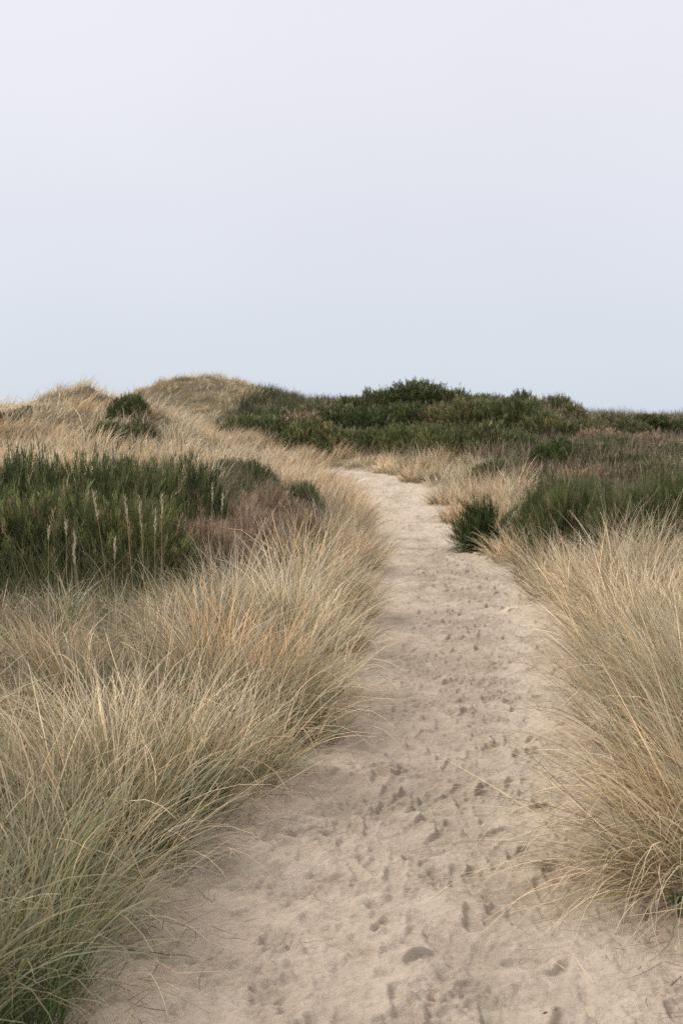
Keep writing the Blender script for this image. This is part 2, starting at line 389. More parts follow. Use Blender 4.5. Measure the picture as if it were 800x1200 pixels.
def grass_mass(centres, rad, nb, length, width, tone, lean_az, lean, segs, droop=1.0, green=.25, clamp=True, spread=1.0):
    """blades of many tufts, world space. arrays per tuft; tone 0 pale .. 1 warm"""
    m = len(centres)
    rep = np.repeat(np.arange(m), nb)
    n = len(rep)
    r = np.sqrt(rng.random(n)) * rad[rep]; a = rng.random(n) * 2 * math.pi
    bx = centres[rep, 0] + r * np.cos(a); by = centres[rep, 1] + r * np.sin(a)
    bz = height(bx, by) - .03
    az = a + rng.normal(0, 1.0, n)
    rel = r / np.maximum(rad[rep], 1e-6)
    tilt = np.abs(.05 + .50 * spread * rel ** 1.3 + rng.normal(0, .17, n))
    # lean: combine outward direction with the tuft's lean vector
    vx = np.sin(tilt) * np.cos(az) + lean[rep] * np.cos(lean_az[rep]); vy = np.sin(tilt) * np.sin(az) + lean[rep] * np.sin(lean_az[rep])
    az = np.arctan2(vy, vx); tilt = np.minimum(np.hypot(vx, vy), 1.25)
    L = length[rep] * np.clip(rng.normal(.88, .18, n), .3, 1.18)
    bend = np.abs(rng.normal(.75, .45, n)) * droop * (.6 + .6 * rel)
    flop = rng.random(n) < .12
    bend[flop] += rng.uniform(.5, 1.5, flop.sum())
    az = np.where(rng.random(n) < .12, rng.random(n) * 6.283, az)
    isg = rng.random(n) < (green if np.isscalar(green) else green[rep]) * (.25 + 1.5 * rng.random(m)[rep]) * (.4 + 1.1 * fbm(bx * .7, by * .7, 171, 2))
    L = np.where(isg, L * .92, L)
    brk = rng.random(n) < .045
    bend[brk] = rng.uniform(1.3, 2.3, brk.sum())
    pw = np.where(brk, 5.0, 1.4)
    t = np.clip(tone[rep] + rng.normal(0, .22, n), 0, 1)[:, None]
    dry = PALE * (1 - t) + TAN * t
    dry = np.where((t > .62), TAN * (1 - (t - .62) * 2.2) + ORANGE * (t - .62) * 2.2, dry)
    gsel = rng.random(n) < .18
    dry[gsel] = GREY
    dry = dry * np.exp(rng.normal(0, .24, (n, 1)))
    dry[rng.random(n) < .04] = RUST
    dd = rng.random(n) < .09
    dry[dd] = np.array([.30, .25, .18]) * np.exp(rng.normal(0, .2, (dd.sum(), 1)))
    gcol = mixcol([GREEN, OLIVE, FRESH, np.array([.21, .245, .155])], [.40, .25, .05, .30], n)
    # dry blades are greener or browner towards the base, green blades dry out at the tip
    bsel = rng.random(n)[:, None]
    cb = np.where(isg[:, None], gcol, np.where(bsel < .58, dry * .26 + OLIVE * .34 + GREEN * .40, np.where(bsel < .76, dry * .40 + RUST * .6, dry * .8)))
    tb = np.exp(rng.normal(0, .15, m))[rep][:, None]
    ct = np.where(isg[:, None], gcol * .72 + dry * .28, dry) * tb; cb = cb * tb
    return dict(base=np.stack([bx, by, bz], 1), az=az, L=L, tilt=tilt, bend=bend, width=width[rep] * np.exp(rng.normal(0, .25, n)), cb=cb, ct=ct, isg=isg,
                pw=pw, curl=rng.normal(0, .5, n), segs=segs, gh=(bz + .03) if clamp else None)

def build_mass(name, G_, loc=None, parent=None, sel=None, mat=None):
    s = slice(None) if sel is None else sel
    V, Fq, C = blades(G_['base'][s], G_['az'][s], G_['L'][s], G_['tilt'][s], G_['bend'][s], G_['width'][s], G_['cb'][s], G_['ct'][s], G_['segs'],
                      None if G_['gh'] is None else G_['gh'][s], G_['curl'][s], G_['pw'][s])
    if loc is not None: V = V - np.array(loc)
    return mesh_obj(name, V, Fq, mat or M_GRASS, C, parent=parent)

# ------------------------------------------------------------------ heath areas, in metres on the ground
def poly(pts): return np.array([(((px - 400) / F) * d, d) for px, d in pts])
HEATH_L = poly([(-320, 9.5), (-150, 9.5), (60, 9.4), (190, 9.9), (285, 10.8), (368, 13.8), (378, 19), (280, 20.2), (240, 17), (100, 15.8), (-320, 15.8)])
HEATH_R = poly([(262, 46), (330, 42), (400, 41.4), (500, 38), (560, 34), (605, 29.5), (640, 21.5), (622, 18.2), (640, 16.2), (720, 15), (800, 13.7), (1100, 12.5), (1500, 60), (700, 68), (330, 64), (262, 54)])
def inside(x, y, P):
    r = np.zeros(x.shape, bool)
    for (x1, y1), (x2, y2) in zip(P, np.roll(P, -1, 0)):
        c = ((y1 > y) != (y2 > y))
        with np.errstate(divide='ignore', invalid='ignore'):
            r ^= c & (x < (x2 - x1) * (y - y1) / (y2 - y1 + 1e-12) + x1)
    return r

def scatter(x0, x1, y0, y1, dens, minmargin=.24):
    c = 1 / math.sqrt(dens)
    gx_, gy_ = np.meshgrid(np.arange(x0, x1, c), np.arange(y0, y1, c))
    x = (gx_ + (np.arange(gx_.shape[0]) % 2)[:, None] * c * .5).ravel(); y = gy_.ravel()
    x = x + rng.uniform(-.45, .45, x.shape) * c; y = y + rng.uniform(-.45, .45, y.shape) * c
    m = np.abs(x) < .33 * y + 1.6
    x, y = x[m], y[m]
    l, hw_, _z = path_coord(x, y)
    wob = (fbm(y * 1.1 + 40 * (l > 0), x * 0 + 3, 91, 2) - .5) * .42
    return x, y, np.abs(l) - hw_ + wob - np.where(l < 0, minmargin * .5, minmargin * 1.1), l

def lean_field(x, y):
    a = .15 + 3.2 * (fbm(x * .55, y * .55, 101, 2) - .5) * 2 + rng.normal(0, .9, x.shape)
    k = .02 + .26 * rng.random(x.shape)
    f = sstep(17, 23, y) * (x < 1)          # wind combs the open dune slopes towards +x
    a = a * (1 - .75 * f); k = k + .28 * f
    return a, k

# ------------------------------------------------------------------ grass as masses
def fill(name, y0, y1, side, dens, per, length, wid, segs, green, extra=None):
    x, y, e_, l = scatter(-30 if side < 0 else -12, 12 if side < 0 else 20, y0, y1, dens)
    m = (e_ > 0) & (((l < 0) if side < 0 else (l > 0)) if y1 <= 37 else (x == x))
    m &= ~inside(x, y, HEATH_L) & ~inside(x, y, HEATH_R)
    x, y, e_, l = x[m], y[m], e_[m], l[m]
    tone = np.clip(fbm(x * .55, y * .55, 111, 2) * 2.1 - .50 + rng.normal(0, .18, len(x)), 0, 1)
    az, lean = lean_field(x, y)
    # tufts by the path spill over it
    sp = (1 - sstep(.0, .6, e_))
    tow = math.pi if side > 0 else 0.0
    bk = sstep(.7, 1.5, e_) * (y < 9)
    vx = lean * np.cos(az) + .20 * sp * math.cos(tow) - .30 * bk * math.cos(tow); vy = lean * np.sin(az) - .12 * sp
    az, lean = np.arctan2(vy, vx), np.hypot(vx, vy)
    Ln = length * (.50 + .85 * rng.random(len(x))) * (.80 + .20 * sstep(0, .5, e_)) * (1 - .50 * sstep(-.80, -1.25, x) * sstep(4.4, 5.4, y) * (y < 11)) * (.55 + .9 * fbm(x * .6, y * .6, 119, 2))
    Ln = Ln * np.where((y > 36) & (y < 47) & (x < -4.5), .66, 1)
    gr = green * (.75 + 1.5 * sp)
    d = grass_mass(np.stack([x, y], 1), extra * np.exp(rng.normal(0, .2, len(x))), np.maximum(per * np.exp(rng.normal(-.08, .35, len(x))), 8).astype(int), Ln, np.full(len(x), wid), tone, az, lean, segs, green=gr)
    print(name, len(x), len(d['L']))
    o = build_mass(name, d); o['kind'] = 'stuff'
    return o

fill('marram_grass', 2.2, 5.2, -1, 3.3, 265, .84, .0055, 8, .52, .14)
fill('marram_grass', 5.2, 10.5, -1, 3.1, 205, .84, .0065, 7, .42, .16)
fill('marram_grass', 10.5, 20, -1, 4.0, 95, .74, .0095, 4, .15, .22)
fill('marram_grass', 20, 36, -1, 3.4, 50, .66, .017, 4, .08, .27)
fill('marram_grass', 47, 70, -1, 2.4, 52, .48, .021, 3, .30, .36)
fill('marram_grass', 2.6, 6.2, 1, 3.3, 255, .84, .0057, 8, .44, .14)
fill('marram_grass', 6.2, 13, 1, 3.8, 155, .84, .0071, 6, .34, .17)
fill('marram_grass', 13, 24, 1, 4.2, 85, .74, .0105, 4, .15, .22)
fill('marram_grass', 36, 47, 1, 3.2, 66, .72, .015, 4, .08, .28)
fill('marram_grass', 24, 36, 1, 3.6, 56, .74, .016, 4, .10, .26)

# dead, matted leaves between the tufts
def thatch(y0, y1, side, dens, wid, seg):
    x, y, e_, l = scatter(-30 if side < 0 else -12, 12 if side < 0 else 20, y0, y1, dens, .12)
    m = (e_ > 0) & ((l < 0) if side < 0 else (l > 0)) & ~inside(x, y, HEATH_L) & ~inside(x, y, HEATH_R)
    x, y, e_ = x[m], y[m], e_[m]; n = len(x)
    z = height(x, y) - .01
    c = mixcol([GREY * .75, TAN * .6, RUST * .9, OLIVE * .75, GREEN * .85], [.22, .12, .14, .24, .28], n)
    V, Fq, C = blades(np.stack([x, y, z], 1), rng.random(n) * 6.283, (.16 + .34 * rng.random(n)) * (.45 + .55 * sstep(0, .4, e_)), np.abs(rng.normal(.75, .4, n)), rng.normal(.5, .7, n), np.full(n, wid), c * .9, c * 1.1, seg, z + .02, rng.normal(0, 1.0, n))
    o = mesh_obj('dead_grass', V, Fq, M_GRASS, C); o['kind'] = 'stuff'
thatch(2.2, 6, -1, 1150, .0050, 5); thatch(6, 11, -1, 900, .007, 4); thatch(2.6, 6, 1, 1100, .0052, 5); thatch(6, 13, 1, 700, .0075, 4)

# ------------------------------------------------------------------ heath cover (low brown and grey-green growth between the bushes)
def heath_fill(name, P, y0, y1, x0, x1, dens, per, wid, segs, length):
    n = int((x1 - x0) * (y1 - y0) * dens)
    x = rng.uniform(x0, x1, n); y = rng.uniform(y0, y1, n)
    m = inside(x, y, P) & (np.abs(x) < .36 * y + 2)
    x, y = x[m], y[m]
    px, py = project(x, y, height(x, y))
    brown = sstep(.42, .62, fbm(x * .35, y * .5, 131, 3) + .22 * sstep(560, 720, px) - .12 * sstep(620, 420, px) * (y > 25))
    if P is HEATH_L: brown = brown * sstep(170, 270, px)
    nb = np.full(len(x), per); rep = np.repeat(np.arange(len(x)), nb); k = len(rep)
    bx = x[rep] + rng.normal(0, .16 + wid * 4, k); by = y[rep] + rng.normal(0, .16 + wid * 4, k)
    bz = height(bx, by) - .02
    isb = rng.random(k) < brown[rep] * .68 + .08
    cg = mixcol([np.array([.075, .094, .038]), np.array([.105, .118, .055]), np.array([.16, .165, .085])], [.5, .35, .15], k)
    cb_ = mixcol([np.array([.215, .165, .11]), np.array([.32, .255, .165]), np.array([.46, .37, .25]), np.array([.17, .125, .085])], [.3, .35, .2, .15], k)
    c = np.where(isb[:, None], cb_, cg) * np.exp(rng.normal(0, .12, len(x)))[rep][:, None]
    V, Fq, C = blades(np.stack([bx, by, bz], 1), rng.random(k) * 6.283, length * np.exp(np.clip(rng.normal(-.08, .25, k), -.6, .3)) * (.7 + .7 * fbm(bx * .7, by * .7, 133, 2)), np.abs(rng.normal(.28, .18, k)), np.abs(rng.normal(.3, .3, k)),
                      wid * np.exp(rng.normal(0, .25, k)), c * .8, c * 1.1, segs)
    o = mesh_obj(name, V, Fq, M_BUSH, C); o['kind'] = 'stuff'
    print(name, len(x), k)
heath_fill('heath_undergrowth', HEATH_L, 8, 19, -9, 1, 16, 45, .008, 3, .55)
heath_fill('heath_undergrowth', HEATH_R, 10, 25, 2, 20, 9, 45, .013, 3, .48)
heath_fill('heath_undergrowth', HEATH_R, 25, 68, -10, 26, 3.2, 40, .030, 3, .60)

# ------------------------------------------------------------------ bushes
def bush_geo(rx, ry, h, nspray, per, tw, palette, weights, ln, upright=.75, splay=0.0, seed=0):
    """a broom bush: sprays of thin upright twigs filling a lumpy dome"""
    n = nspray
    a = rng.random(n) * 6.2832; u = rng.random(n)
    rad = np.sqrt(u); zz = np.sqrt(np.maximum(1 - rad ** 2.4, 0))
    lump = .62 + .68 * fbm(np.cos(a) * rad * 2.6 + 9 + seed, np.sin(a) * rad * 2.2 + 4, 141 + seed, 3)
    depth = 1 - .55 * rng.random(n) ** 2.2
    fx, fy = rad * np.cos(a) * (.55 + .45 * depth), rad * np.sin(a) * (.55 + .45 * depth)
    top = np.maximum(zz * lump * depth, .16)
    bx, by = fx * rx, fy * ry; bz = np.maximum(top * h - ln * (1.0 + .5 * rng.random(n)), 0.0)
    outt = np.clip(rad * (1 - upright) * 1.7 + splay * rad, 0, 1.3)
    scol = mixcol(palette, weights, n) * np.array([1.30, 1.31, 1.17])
    rep = np.repeat(np.arange(n), per); k = len(rep)
    # each spray is a feathery plume: twiglets set along a leaning axis
    pa = a + rng.normal(0, .7, n); ptl = np.abs(outt + rng.normal(0, .20, n))
    ax = np.stack([np.sin(ptl) * np.cos(pa), np.sin(ptl) * np.sin(pa), np.cos(ptl)], 1)
    plen = ln * 1.55 * np.exp(rng.normal(0, .28, n))
    t = rng.random(k)
    B = np.stack([bx, by, bz], 1)[rep] + ax[rep] * (t * plen[rep])[:, None] + rng.normal(0, .012, (k, 3))
    B[:, 2] = np.maximum(B[:, 2], 0)
    off = rng.normal(0, .30, (k, 2))
    vx, vy = ax[rep, 0] + off[:, 0], ax[rep, 1] + off[:, 1]
    az = np.arctan2(vy, vx); tilt = np.arctan2(np.hypot(vx, vy), np.maximum(ax[rep, 2], .2))
    L = ln * .75 * (1.1 - .6 * t) * np.exp(rng.normal(0, .25, k))
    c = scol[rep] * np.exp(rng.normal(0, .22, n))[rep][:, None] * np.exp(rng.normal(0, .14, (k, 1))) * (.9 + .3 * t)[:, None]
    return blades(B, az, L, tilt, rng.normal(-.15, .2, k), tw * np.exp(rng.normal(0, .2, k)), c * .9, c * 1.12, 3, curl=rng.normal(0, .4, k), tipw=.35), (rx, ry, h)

def tube(points, radii, sides=5):
    P = np.array(points, float); n = len(P)
    V = []
    for i in range(n):
        t = P[min(i + 1, n - 1)] - P[max(i - 1, 0)]; t /= np.linalg.norm(t) + 1e-9
        u = np.cross(t, [0.3, .9, .1]); u /= np.linalg.norm(u) + 1e-9; w = np.cross(t, u)
        for k in range(sides):
            a = 2 * math.pi * k / sides
            V.append(P[i] + radii[i] * (math.cos(a) * u + math.sin(a) * w))
    Fq = []
    for i in range(n - 1):
        for k in range(sides):
            Fq.append((i * sides + k, i * sides + (k + 1) % sides, (i + 1) * sides + (k + 1) % sides, (i + 1) * sides + k))
    return np.array(V), np.array(Fq)

def join(parts):
    V, Fq, o = [], [], 0
    for v, f in parts: V.append(v); Fq.append(f + o); o += len(v)
    return np.concatenate(V), np.concatenate(Fq)

def stems_geo(rx, ry, h, n, r0):
    parts = []
    for i in range(n):
        a = rng.random() * 6.283; r = math.sqrt(rng.random()); b = rng.random() * .25
        p0 = np.array([math.cos(a) * rx * b, math.sin(a) * ry * b, -.05])
        p2 = np.array([math.cos(a) * rx * r * .8, math.sin(a) * ry * r * .8, h * (.8 - .5 * r * r)])
        p1 = (p0 + p2) / 2 + np.array([0, 0, .1 * h]) + rng.normal(0, .05 * h, 3)
        parts.append(tube([p0, p1, p2], [r0, r0 * .7, r0 * .35], 4))
    return join(parts)

DG = [np.array([.090, .108, .043]), np.array([.125, .142, .058]), np.array([.18, .19, .09]), np.array([.066, .080, .038]), np.array([.24, .18, .12])]
GG = [np.array([.112, .126, .062]), np.array([.150, .160, .084]), np.array([.084, .100, .047]), np.array([.19, .15, .10])]
YG = [np.array([.098, .120, .042]), np.array([.080, .102, .038]), np.array([.135, .148, .060])]
BR = [np.array([.20, .15, .105]), np.array([.28, .225, .16]), np.array([.15, .118, .085]), np.array([.38, .30, .21])]
MX = DG + BR[:2]

VAR = {}
def bush_variant(kind, seed, far):
    key = (kind, seed, far)
    if key in VAR: return VAR[key]
    pal, w = {'dark': (DG, [.36, .28, .12, .17, .07]), 'grey': (GG, [.38, .28, .27, .07]), 'lime': (YG, [.4, .4, .2]), 'brown': (BR, [.35, .3, .2, .15]), 'mixed': (MX, [.25, .2, .1, .1, .1, .15, .1])}[kind]
    if seed == 3:   # splayed stems fanning from one foot
        n, per = 190, 60
        a = rng.random(n) * 6.283; a = np.where(rng.random(n) < .3, rng.normal(3.3, .7, n), a); tl = np.abs(rng.normal(0, 1.0, n)).clip(0, 1.48); Ls = 1.08 * (1 - .22 * tl) * np.exp(rng.normal(0, .16, n))
        rep = np.repeat(np.arange(n), per); k = len(rep); t = rng.random(k) ** .75
        th = tl[rep] * (.8 + .3 * t) ; r_ = Ls[rep] * t
        B = np.stack([np.sin(th) * np.cos(a[rep]), np.sin(th) * np.sin(a[rep]), np.cos(th)], 1) * r_[:, None] + rng.normal(0, .02, (k, 3))
        B[:, 2] = np.maximum(B[:, 2], .0)
        c = mixcol(pal, w, n)[rep] * np.exp(rng.normal(0, .15, (k, 1)))
        az = a[rep] + rng.normal(0, .6, k)
        V, Fq, C = blades(B, az, .20 * np.exp(rng.normal(0, .3, k)), np.maximum(th * .85 + rng.normal(0, .22, k), 0), rng.normal(-.2, .2, k), np.full(k, .014), c * 1.25, c * 1.5, 3, curl=rng.normal(0, .4, k), tipw=.35)
        g_ = (V, Fq, C)
    elif far: g_, _ = bush_geo(1, 1, 1, 700, 14, .018, pal, w, .17, .60, 0, seed)
    elif kind == 'brown': g_, _ = bush_geo(1, 1, 1, 1500, 16, .0075, pal, w, .17, .55, .2, seed)
    else: g_, _ = bush_geo(1, 1, 1, 1150, 18, .0085, pal, w, .150, .46, 0, seed)
    V, Fq, C = g_
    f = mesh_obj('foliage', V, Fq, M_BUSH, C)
    sv, sf = stems_geo(1, 1, 1, 14, .016)
    s = mesh_obj('stems', sv, sf, M_WOOD, np.tile([.085, .06, .042], (len(sv), 1)))
    VAR[key] = [f, s, False]
    return VAR[key]

def bush(px, d, rx, h, kind, label, cat='bush', name='broom_bush', group=None, seed=0, rz=None, ry=None, sink=.05):
    far = d > 22
    x = (px - 400) / F * d; z = h1(x, d) - sink
    t = thing(name, label, cat, (x, d, z), group)
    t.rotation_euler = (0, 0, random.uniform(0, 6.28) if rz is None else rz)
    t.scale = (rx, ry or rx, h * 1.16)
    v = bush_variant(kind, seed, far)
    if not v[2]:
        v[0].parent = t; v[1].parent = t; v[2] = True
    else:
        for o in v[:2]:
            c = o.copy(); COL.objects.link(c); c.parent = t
    return t

# left thicket in the hollow
gl = 'broom bushes of the dark thicket in the hollow on the left'
for px, d, r, h, kind, seed, lab in [
    (25, 12.8, 1.0, 1.22, 'dark', 0, 'tall dark broom bush at the back of the left thicket nearest the picture edge'),
    (95, 13.2, .95, 1.22, 'dark', 1, 'tall dark broom bush of the left thicket, below the small dune peak'),
    (160, 13.6, .9, 1.20, 'dark', 2, 'dark upright broom bush of the back thicket, below the lone bush on the dune'),
    (215, 14.2, .75, 1.08, 'dark', 0, 'dark broom bush ending the left thicket, next to the brown dead shrubs'),
    (-45, 12.2, 1.0, 1.2, 'dark', 1, 'dark broom bush cut off by the left picture edge behind the thicket'),
    (15, 11.1, .95, 1.0, 'dark', 2, 'lower green broom bush at the front of the left thicket by the picture edge'),
    (75, 11.0, .92, .98, 'dark', 0, 'front bush of the left thicket behind the shortest dry seed stalks'),
    (140, 11.1, .82, .94, 'dark', 1, 'green front bush of the left thicket right behind the tall pale seed stalks'),
    (188, 11.3, .55, .62, 'lime', 0, 'low yellowish green bush where the left thicket meets the pale grass'),
    (-60, 11.0, .9, 1.0, 'dark', 1, 'low green bush at the front of the thicket cut off by the left picture edge')]:
    bush(px, d, r, h, kind, lab, group=gl, seed=seed)
gb = 'brown dead shrubs beside the left thicket'
for px, d, r, h, seed, lab in [
    (228, 13.8, .58, .72, 0, 'reddish brown bare shrub touching the dark left thicket'),
    (268, 15.2, .70, .75, 1, 'widest of the brown bare shrubs between the thicket and the pale grass bank'),
    (318, 16.6, .66, .66, 0, 'grey brown bare shrub in front of two small green bushes'),
    (345, 15.4, .5, .60, 1, 'brown bare shrub just in front of the small dark green bush by the path bend'),
    (292, 13.2, .55, .60, 0, 'brown bare shrub tucked against the back of the pale grass bank'),
    (245, 12.0, .45, .55, 1, 'low brown bare shrub beside the yellowish green bush and the pale grass bank')]:
    bush(px, d, r, h, 'brown', lab, cat='shrub', name='dead_shrub', group=gb, seed=seed)
bush(352, 17.6, .42, .62, 'dark', 'small dark green bush at the end of the brown shrubs near the path bend', seed=2)
bush(298, 19.0, .50, .55, 'grey', 'small grey green bush above the brown shrubs in the hollow', seed=0)
bush(270, 19.4, .40, .50, 'dark', 'little dark bush above the brown shrubs, next to the thicket', seed=1)
# on the left dune
bush(152, 29.0, .60, .58, 'dark', 'lone dark round bush on the crest of the pale grassy dune', seed=1)
bush(128, 26.8, .55, .55, 'dark', 'dark low bush in the grass just below the lone crest bush', seed=2)
bush(165, 26.5, .5, .6, 'mixed', 'brownish low bush in the dune grass beside the lone crest bush', seed=0)
for px, d, r, lab in [(8, 30, .8, 'flat dark bush in the dune grass at the left picture edge'), (42, 31, .7, 'flat bush half hidden in grass below the small dune peak'), (72, 32, .5, 'smallest of the flat dark bushes in the grass below the dune peak')]:
    bush(px, d, r, .38, 'mixed', lab, group='flat bushes in the grass of the left dune', seed=1)
# right of the path
bush(570, 19.0, .80, .62, 'lime', 'small bright green bush standing alone on the sand at the edge of the path', seed=3, rz=0, name='broom_bush')
gr_ = 'large broom bushes right of the path'
for px, d, r, h, kind, seed, lab in [
    (642, 17.6, .62, 1.12, 'dark', 0, 'dark tall broom bush nearest to the lone bush beside the path'),
    (685, 17.6, .70, 1.12, 'grey', 1, 'middle bush of the large green row right of the path'),
    (728, 17.0, .72, 1.02, 'grey', 2, 'grey green bush in the row right of the path, second from the picture edge'),
    (776, 16.2, .74, 1.12, 'grey', 0, 'grey green bush at the right end of the row, low and wide'),
    (664, 16.6, .62, 1.05, 'dark', 2, 'dark bush filling the row between its first and middle bushes'),
    (752, 15.8, .66, .98, 'dark', 1, 'dark bush in the row right of the path behind the low yellow green one'),
    (757, 14.4, .46, .66, 'lime', 1, 'low yellow green bush in front of the grey green row above the pale grass'),
    (712, 15.8, .56, .80, 'dark', 2, 'low dark bush in front of the middle of the green row'),
    (832, 15.4, .85, 1.2, 'dark', 1, 'dark bush of the row right of the path, cut off by the picture edge')]:
    bush(px, d, r, h, kind, lab, group=gr_, seed=seed)
# hill on the right
gh_ = 'broom bushes covering the hill on the right'
HILL = [
    (487, 53.5, 1.7, .9, 'dark', 'dark bush on the very top of the right-hand hill'),
    (445, 53, 1.3, 1.0, 'dark', 'dark bush on the hill crest just left of the highest bush'),
    (412, 53, 1.2, .95, 'dark', 'dark bush on the hill crest, second to the left of the highest bush'),
    (372, 53, 1.2, .85, 'mixed', 'brown tinged bush on the left shoulder of the hill crest'),
    (338, 51, 1.2, .9, 'dark', 'dark bush where the hill crest meets the far grassy dune'),
    (310, 49, 1.3, .9, 'dark', 'dark bush at the left foot of the hill next to the far grassy dune'),
    (285, 46.5, 1.1, .9, 'dark', 'leftmost dark bush of the hill, above the band of pale grass'),
    (525, 53, 1.3, .9, 'dark', 'dark bush on the hill crest just right of the highest bush'),
    (562, 52, 1.2, .9, 'dark', 'dark bush on the hill crest, midway between the highest bush and the notch'),
    (612, 50, .9, .95, 'dark', 'dark tuft-like bush on the crest left of the last knoll'),
    (648, 48.5, 1.0, .95, 'mixed', 'ragged brown and green bush on the last knoll of the crest'),
    (668, 47.5, .7, .75, 'mixed', 'small ragged bush at the steep right end of the knoll'),
    (585, 50.5, 1.0, .7, 'brown', 'brown bare shrub in the gap of the hill crest'),
    (350, 46, 1.4, 1.0, 'brown', 'brown bare shrub in the pale patch on the left of the hill'),
    (320, 45.5, 1.4, .95, 'dark', 'dark bush low on the left of the hill above the pale grass band'),
    (365, 43.5, 1.4, 1.05, 'dark', 'dark bush at the hill foot, third from its left end'),
    (405, 42.5, 1.4, 1.05, 'dark', 'dark bush at the hill foot left of where the path goes out of sight'),
    (445, 42, 1.4, 1.1, 'dark', 'dark bush at the hill foot straight above the end of the path'),
    (430, 46.5, 1.5, 1.1, 'dark', 'dark bush half way up the hill above the end of the path'),
    (390, 47, 1.4, 1.0, 'dark', 'dark bush half way up the hill beside the brown shrub patch'),
    (475, 47.5, 1.5, 1.1, 'dark', 'dark bush half way up the hill below the highest bush'),
    (515, 47, 1.4, 1.0, 'mixed', 'brown streaked bush half way up the middle of the hill'),
    (555, 46, 1.5, 1.1, 'dark', 'dark bush half way up the right half of the hill'),
    (600, 45, 1.5, 1.1, 'dark', 'dark bush on the slope below the notch of the crest'),
    (640, 43, 1.4, 1.0, 'dark', 'dark bush on the slope below the last knoll'),
    (678, 43, 1.2, .9, 'dark', 'dark bush on the slope where the crest drops down'),
    (487, 40.2, 1.4, 1.1, 'dark', 'dark bush at the hill foot behind the pale grass right of the path end'),
    (520, 38, 1.3, 1.0, 'dark', 'rounded dark bush at the foot of the hill, left of a pair'),
    (560, 36.6, 1.4, 1.05, 'dark', 'rounded dark bush at the foot of the hill, right of a pair'),
    (597, 37.5, 1.2, .9, 'dark', 'dark bush just behind the rounded pair at the hill foot'),
    (655, 31.5, 1.0, .75, 'lime', 'yellow green bush standing out on the low slope above the green row'),
    (695, 32.5, .9, .6, 'dark', 'flat green bush next to the yellow green one on the low slope'),
    (720, 39, 1.3, .8, 'brown', 'reddish brown shrub patch below the dip in the skyline'),
    (760, 40, 1.4, .8, 'brown', 'brown shrub on the slope near the right picture edge'),
    (700, 40.5, 1.1, .8, 'brown', 'brown shrub below the steep end of the knoll'),
    (735, 45.5, 1.1, .75, 'grey', 'grey green bush on the low right part of the skyline'),
    (775, 49, 1.4, .6, 'dark', 'dark bush on the skyline near the right picture edge'),
    (808, 50, 1.4, .6, 'dark', 'dark bush on the skyline cut by the right picture edge'),
    (755, 49, 1.2, .6, 'dark', 'first dark bush on the skyline right of its dip'),
    (712, 47.5, 1.2, .6, 'mixed', 'low mixed bush in the dip of the skyline right of the knoll'),
    (740, 30, 1.0, .5, 'mixed', 'low mixed bush on the slope above the grey green row'),
    (770, 27, 1.0, .6, 'mixed', 'low mixed bush above the right end of the green row'),
    (620, 27.5, .8, .5, 'grey', 'low grey bush behind the band of pale grass'),
    (580, 30.8, .8, .55, 'grey', 'low grey green bush hugging the pale grass band'),
    (690, 27, .9, .5, 'brown', 'low brown shrub directly behind the green row'),
    (790, 34, 1.2, .6, 'grey', 'flat grey bush on the slope by the right picture edge'),
    (715, 35, 1.1, .65, 'grey', 'flat grey green bush in the middle of the low slope')]
for i, (px, d, r, h, kind, lab) in enumerate(HILL):
    bush(px, d, r, h, kind, lab, group=gh_, seed=i % 3, name='dead_shrub' if kind == 'brown' else 'broom_bush', cat='shrub' if kind == 'brown' else 'bush')

# ------------------------------------------------------------------ single tussocks one can point to
def tussock(px, d, r, n, L, wid, tone, lean_deg, lean, green, label, droop=1.0, group=None, segs=7, spread=1.25, dx=0):
    x = (px - 400) / F * d + dx; y = d
    if group == gtl: x -= .06
    if group == gtr: x += .17 if px != 788 else .07
    D = grass_mass(np.array([[x, y]]), np.array([r]), np.array([int(n * .72)]), np.array([L * (.92 if d > 6 else 1.02)]), np.array([wid * 1.26]), np.array([tone]), np.array([math.radians(lean_deg)]), np.array([lean * .75]), segs, droop=droop, green=green, spread=spread)
    loc = (x, y, h1(x, y))
    t = thing('grass_tussock', label, 'grass tussock', loc, group)
    build_mass('dry_leaves', D, loc, t, ~D['isg'])
    build_mass('green_leaves', D, loc, t, D['isg'])
    return t
gtl = 'marram tussocks along the left edge of the path'; gtr = 'marram tussocks along the right edge of the path'
# angles: 0 = to the right, 90 = away from the camera
tussock(28, 3.25, .22, 420, .72, .0042, .55, -40, .25, .50, 'tussock with bright green shoots in the bottom left corner of the picture', group=gtl)
tussock(95, 3.75, .22, 420, .70, .0042, .55, -20, .35, .42, 'tussock spilling long dry straws over the sand in the bottom left', 1.3, gtl)
tussock(160, 4.35, .22, 420, .70, .0042, .5, -15, .30, .42, 'grey green tussock at the left path edge, third from the bottom', 1.2, gtl)
tussock(215, 4.95, .24, 460, .72, .0044, .5, -10, .34, .45, 'tussock low over the sand beside a small yellow green weed', 1.3, gtl)
tussock(300, 5.7, .24, 420, .72, .0046, .5, -25, .28, .40, 'tussock whose base ends in a sandy notch of the left path edge', 1.2, gtl)
tussock(350, 6.5, .26, 460, .78, .0048, .45, -20, .32, .36, 'green based tussock bulging over the path, half way along the left bank', 1.3, gtl)
tussock(375, 7.8, .28, 460, .82, .0052, .4, -15, .34, .30, 'pale tussock hanging widest over the left path edge', 1.3, gtl)
tussock(392, 9.6, .28, 420, .84, .0060, .4, -10, .32, .25, 'pale tussock on the left path edge opposite the narrow grass bay', 1.2, gtl)
tussock(412, 12, .30, 420, .84, .0075, .45, 0, .30, .20, 'tussock on the left path edge opposite the pale grass point', 1.2, gtl)
